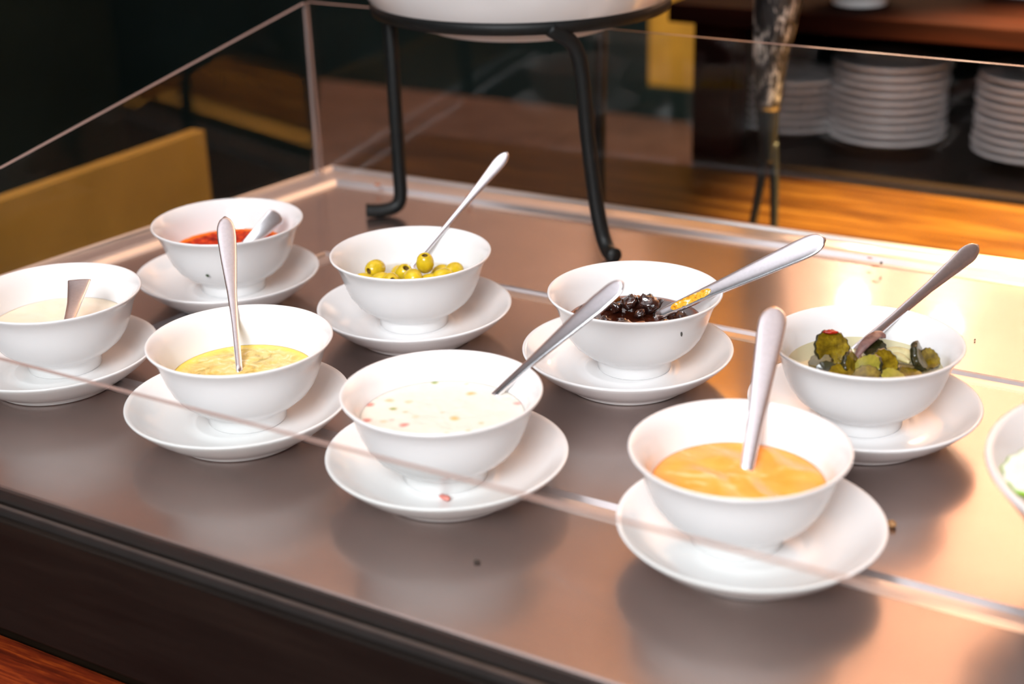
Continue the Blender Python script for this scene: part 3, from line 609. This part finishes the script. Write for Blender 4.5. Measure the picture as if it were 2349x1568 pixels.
# ------------------------------------------------------------------ crumbs and flecks
def crumb(name, loc, r, sc, m, lab, cat, seed=1):
    o = link(name, chunk_me(name, seed, sc[0], sc[1], sc[2], r, .4, 2), m, None, loc); return tag(o, lab, cat)
MT['crumb'] = simple('crumb', (0.42, 0.22, 0.09), 0.6, var=0.3, scale=300)
MT['ham'] = simple('ham', (0.66, 0.22, 0.18), 0.35, var=0.3, scale=300)
MT['herb'] = simple('herb', (0.02, 0.05, 0.012), 0.4, var=0.3, scale=300)
MT['dirt'] = simple('dirt', (0.03, 0.025, 0.02), 0.6, var=0.3, scale=300)
MT['rust'] = simple('rust', (0.42, 0.14, 0.05), 0.6, var=0.3, scale=300)
crumb('bread_crumb', (-.1935, .7110, .0022), .0030, (1, .8, .7), MT['crumb'], 'brown crumb on the steel beside the orange sauce saucer', 'crumb', 2)
crumb('ham_piece', (-.4160, .6075, .0112), .0032, (1.15, .8, .5), MT['ham'], 'pink ham cube on the saucer of the white dressing', 'ham', 3)
crumb('herb_fleck', (-.7313, .7711, .0365), .0017, (1, .35, .6), MT['herb'], 'dark green herb fleck stuck on the chilli sauce bowl', 'herb', 4)
crumb('herb_fleck', (-.3535, .7845, .0565), .0014, (.5, .35, 1.3), MT['dirt'], 'dark drip on the outside of the chutney bowl rim', 'drip', 5)
crumb('rim_speck', (-.3240, 1.0980, .0068), .0020, (.5, 1, .7), MT['dirt'], 'black speck on the back steel rim', 'speck', 6)
crumb('rim_speck', (-.3360, 1.1060, .0066), .0018, (1.2, .5, .3), MT['rust'], 'small rusty stain on the back rim by the black speck', 'speck', 7)
crumb('rim_speck', (-.3250, 1.0890, .0066), .0026, (1.4, .4, .2), MT['rust'], 'long rusty stain on the back rim near the glass', 'speck', 8)
crumb('rim_speck', (-.8105, 1.0960, .0072), .0026, (1.2, .7, .5), MT['rust'], 'orange crumb on the rim close to the back left corner', 'crumb', 9)
crumb('rim_speck', (-.7130, 1.1030, .0068), .0022, (1.2, .7, .5), MT['rust'], 'orange crumb on the rim behind the olives spoon', 'crumb', 10)
crumb('steel_speck', (-.2215, .9900, .0010), .0012, (.4, 1, .6), MT['dirt'], 'tiny dark speck on the steel right of the gherkin bowl', 'speck', 11)
crumb('steel_speck', (-.3733, .5723, .0008), .0018, (1, 1, .3), MT['dirt'], 'dark spot on the steel in front of the white dressing', 'speck', 12)

# ------------------------------------------------------------------ iron stand with serving bowl
rk = thing('bowl_stand', 'black iron stand with curled feet holding a serving bowl', 'stand', (-.645, 1.11, 0))
def RK(o): o.parent = rk; o.matrix_parent_inverse = Matrix.Translation((.645, -1.11, 0)); return o
rc = Vector((-.651, 1.100, .1900)); rr_ = .1235
RK(link('ring', lathe_me('ring', [(rr_, -.0050), (rr_ + .0035, -.0050), (rr_ + .0045, 0), (rr_ + .0035, .0050), (rr_, .0050), (rr_, -.0050)], 128), MT['black_iron'], None, rc))
def leg(pts, r=.0062):
    P_ = smooth_path(pts, 10); return RK(link('leg', sweep_me('leg', P_, [(r, r)] * len(P_), Vector((.2, .97, .1)), 16), MT['black_iron']))
leg([(-.768, 1.066, .190), (-.757, 1.056, .165), (-.752, 1.050, .10), (-.750, 1.048, .04), (-.7495, 1.047, .017), (-.753, 1.043, .0088), (-.762, 1.035, .0064), (-.773, 1.026, .0072)])
leg([(-.570, 1.006, .190), (-.554, 1.022, .168), (-.548, 1.027, .10), (-.543, 1.030, .05), (-.538, 1.031, .022), (-.533, 1.029, .011), (-.527, 1.024, .0066), (-.519, 1.018, .0075)])
leg([(-.652, 1.226, .190), (-.652, 1.25, .16), (-.660, 1.262, .05), (-.664, 1.268, -.04), (-.664, 1.272, -.070), (-.664, 1.284, -.0765), (-.664, 1.296, -.076)])
SB = [(0, .003), (.070, .003), (.072, 0), (.079, 0), (.081, .003), (.103, .008), (.120, .018), (.1275, .025), (.140, .044), (.150, .067), (.152, .070), (.1495, .0705), (.137, .046), (.125, .029), (.116, .021), (.100, .013), (.05, .009), (0, .008)]
sb2 = link('serving_bowl', lathe_me('serving_bowl', SB, 128), MT['porcelain'], None, (-.651, 1.100, .1703)); tag(sb2, 'big white serving bowl resting in the black iron stand', 'bowl')

# ------------------------------------------------------------------ behind the glass
wc = thing('wooden_counter', 'varnished orange-brown wooden counter behind the glass', 'counter', (-.4, 1.46, -.9))
def WC(o): o.parent = wc; o.matrix_parent_inverse = Matrix.Translation((.4, -1.46, .9)); return o
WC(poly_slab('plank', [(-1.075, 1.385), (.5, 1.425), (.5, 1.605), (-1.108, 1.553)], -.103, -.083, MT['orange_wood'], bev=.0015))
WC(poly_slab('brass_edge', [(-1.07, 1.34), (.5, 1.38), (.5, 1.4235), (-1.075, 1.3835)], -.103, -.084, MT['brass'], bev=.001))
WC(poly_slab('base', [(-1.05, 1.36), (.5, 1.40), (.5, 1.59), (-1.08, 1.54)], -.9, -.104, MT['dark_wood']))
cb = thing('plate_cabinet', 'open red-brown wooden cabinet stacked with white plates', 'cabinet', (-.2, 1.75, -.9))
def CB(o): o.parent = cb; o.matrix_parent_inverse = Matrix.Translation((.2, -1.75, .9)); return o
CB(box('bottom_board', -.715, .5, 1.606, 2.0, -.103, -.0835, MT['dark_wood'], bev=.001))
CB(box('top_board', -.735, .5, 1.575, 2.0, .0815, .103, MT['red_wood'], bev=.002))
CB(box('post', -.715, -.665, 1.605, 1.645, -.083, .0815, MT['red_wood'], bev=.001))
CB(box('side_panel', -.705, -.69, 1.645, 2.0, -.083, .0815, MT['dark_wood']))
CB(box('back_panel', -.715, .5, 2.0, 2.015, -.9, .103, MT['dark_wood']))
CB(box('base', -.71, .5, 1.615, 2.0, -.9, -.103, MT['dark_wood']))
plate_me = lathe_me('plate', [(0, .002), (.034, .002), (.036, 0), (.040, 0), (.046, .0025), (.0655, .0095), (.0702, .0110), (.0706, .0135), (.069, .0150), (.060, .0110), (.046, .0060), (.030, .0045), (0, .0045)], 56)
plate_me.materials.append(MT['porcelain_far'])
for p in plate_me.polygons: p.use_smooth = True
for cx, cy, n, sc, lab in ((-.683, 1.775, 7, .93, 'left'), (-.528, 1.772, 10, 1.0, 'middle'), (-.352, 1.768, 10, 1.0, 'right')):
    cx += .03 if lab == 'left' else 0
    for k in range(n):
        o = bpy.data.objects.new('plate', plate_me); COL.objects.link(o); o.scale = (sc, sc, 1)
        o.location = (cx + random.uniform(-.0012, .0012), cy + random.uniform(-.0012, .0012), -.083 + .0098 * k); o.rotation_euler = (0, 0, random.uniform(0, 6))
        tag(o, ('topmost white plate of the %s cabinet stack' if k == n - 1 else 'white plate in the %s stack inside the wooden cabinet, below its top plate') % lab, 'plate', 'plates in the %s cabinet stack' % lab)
ob = link('small_bowl', bowl_me.copy(), [], None, (-.535, 1.655, .1031)); ob.scale = (1.25, 1.25, 1.1); tag(ob, 'white bowl on top of the plate cabinet', 'bowl')
ob = link('small_bowl', bowl_me.copy(), [], None, (-.385, 1.78, .1031)); ob.scale = (1.1, 1.1, 1); tag(ob, 'second white bowl further right on the plate cabinet', 'bowl')

# tall ornament
on = thing('tall_ornament', 'tall black tapering ornament streaked with white on two thin legs', 'ornament', (-.528, 1.368, -.083))
def ON(o): o.parent = on; o.matrix_parent_inverse = Matrix.Translation((.528, -1.368, .083)); return o
m, N, L, P = new_mat('speckled_black'); v = coords(N, L, (1, 1, .28)); a = ntex(N, L, v, 260, 6, .7, .8); b = ntex(N, L, coords(N, L, (1, 1, .5)), 60, 2)
mm = N.new('ShaderNodeMath'); mm.operation = 'MULTIPLY_ADD'; mm.inputs[1].default_value = .6; L.new(b, mm.inputs[0]); L.new(a, mm.inputs[2])
L.new(ramp(N, L, mm.outputs[0], [(0.83, (0.005, 0.005, 0.006, 1)), (0.93, (0.50, 0.43, 0.38, 1))]), P.inputs['Base Color']); P.inputs['Roughness'].default_value = .35; bump(N, L, a, P, .6, .002)
MT['speckled'] = m
def orn(name, pts, rad, m):
    P_ = smooth_path(pts, 8); K = len(P_); R2 = [interp(k / (K - 1), rad) for k in range(K)]
    return ON(link(name, sweep_me(name, P_, [(r, r * .8) for r in R2], Vector((0, 1, 0)), 28), m))
up_ = Vector((0, 0, 1))
orn('body', [(-.5285, 1.368, .048), (-.5275, 1.368, .10), (-.5225, 1.368, .16), (-.518, 1.368, .24), (-.514, 1.368, .36)], [(0, .0125), (.2, .0165), (.4, .0215), (.6, .0255), (1, .031)], MT['speckled'])
orn('neck', [(-.5285, 1.368, .052), (-.5270, 1.368, .02), (-.5245, 1.368, -.005)], [(0, .0122), (.5, .0100), (1, .0070)], MT['black_iron'])
orn('leg', [(-.5290, 1.368, .020), (-.5330, 1.368, -.03), (-.5410, 1.368, -.083)], [(0, .0052), (1, .0042)], MT['black_iron'])
orn('leg', [(-.5210, 1.368, .015), (-.5180, 1.368, -.03), (-.5160, 1.368, -.083)], [(0, .0052), (1, .0042)], MT['black_iron'])

# left board, sideboard, pillar, pendants
tb = thing('tan_patch_board', 'tan upright board beyond the left glass panel', 'cabinet', (-1.3, .8, -.9))  # board added to give the tan patch in the left glass
for o in (box('side_board', -1.22, -1.20, .1, 1.288, -.9, -.030, MT['tan_board'], bev=.001), box('body', -1.9, -1.221, .1, 1.27, -.9, -.42, MT['dark_wood'])):
    o.parent = tb; o.matrix_parent_inverse = Matrix.Translation((1.3, -.8, .9))
sd = thing('sideboard', 'low dim stone-topped sideboard in the background', 'sideboard', (-1.8, 2.0, -.9))
for o in (poly_slab('top', [(-1.42, 1.75), (-.85, 1.75), (-.85, 2.34), (-1.86, 2.34)], -.28, -.25, MT['stone_top'], bev=.003), poly_slab('body', [(-1.42, 1.80), (-.9, 1.80), (-.9, 2.3), (-1.78, 2.3)], -.9, -.28, MT['dark_wood'])):
    o.parent = sd; o.matrix_parent_inverse = Matrix.Translation((1.8, -2.0, .9))
struct(box('trim_1', -1.142, -.95, 2.345, 2.5, -.9, -.20, MT['dark_paint']))
pl_ = box('yellow_pillar', -1.138, -.95, 2.36, 2.5, -.20, 2.0, MT['yellow_paint'], bev=.004); struct(pl_); pl_.name = 'wall_pillar'
m, N, L, P = new_mat('bulb'); P.inputs['Emission Color'].default_value = (1, .82, .6, 1); P.inputs['Emission Strength'].default_value = 60; P.inputs['Base Color'].default_value = (1, .9, .8, 1); MT['bulb'] = m
for k, (x, y, z) in enumerate(((-.722, 2.30, .507), (-.564, 2.30, .525))):
    t = thing('pendant_lamp', ('left' if k == 0 else 'right') + ' pendant heat lamp above the plate cabinet', 'lamp', (x, y, z))
    link('shade', lathe_me('shade', [(.012, .09), (.035, .075), (.058, .04), (.07, 0), (.067, 0), (.055, .038), (.033, .071), (.0, .084)], 48), MT['lamp_shade'], t)
    link('bulb', lathe_me('bulb', [(0, -.02), (.014, -.017), (.024, -.004), (.026, .01), (.018, .03), (.01, .045), (0, .046)], 32), MT['bulb'], t)
    link('cord', sweep_me('cord', [Vector((0, 0, .085)), Vector((0, 0, 2.0 - z))], [(.003, .003)] * 2, Vector((0, 1, 0)), 8), MT['black_iron'], t)
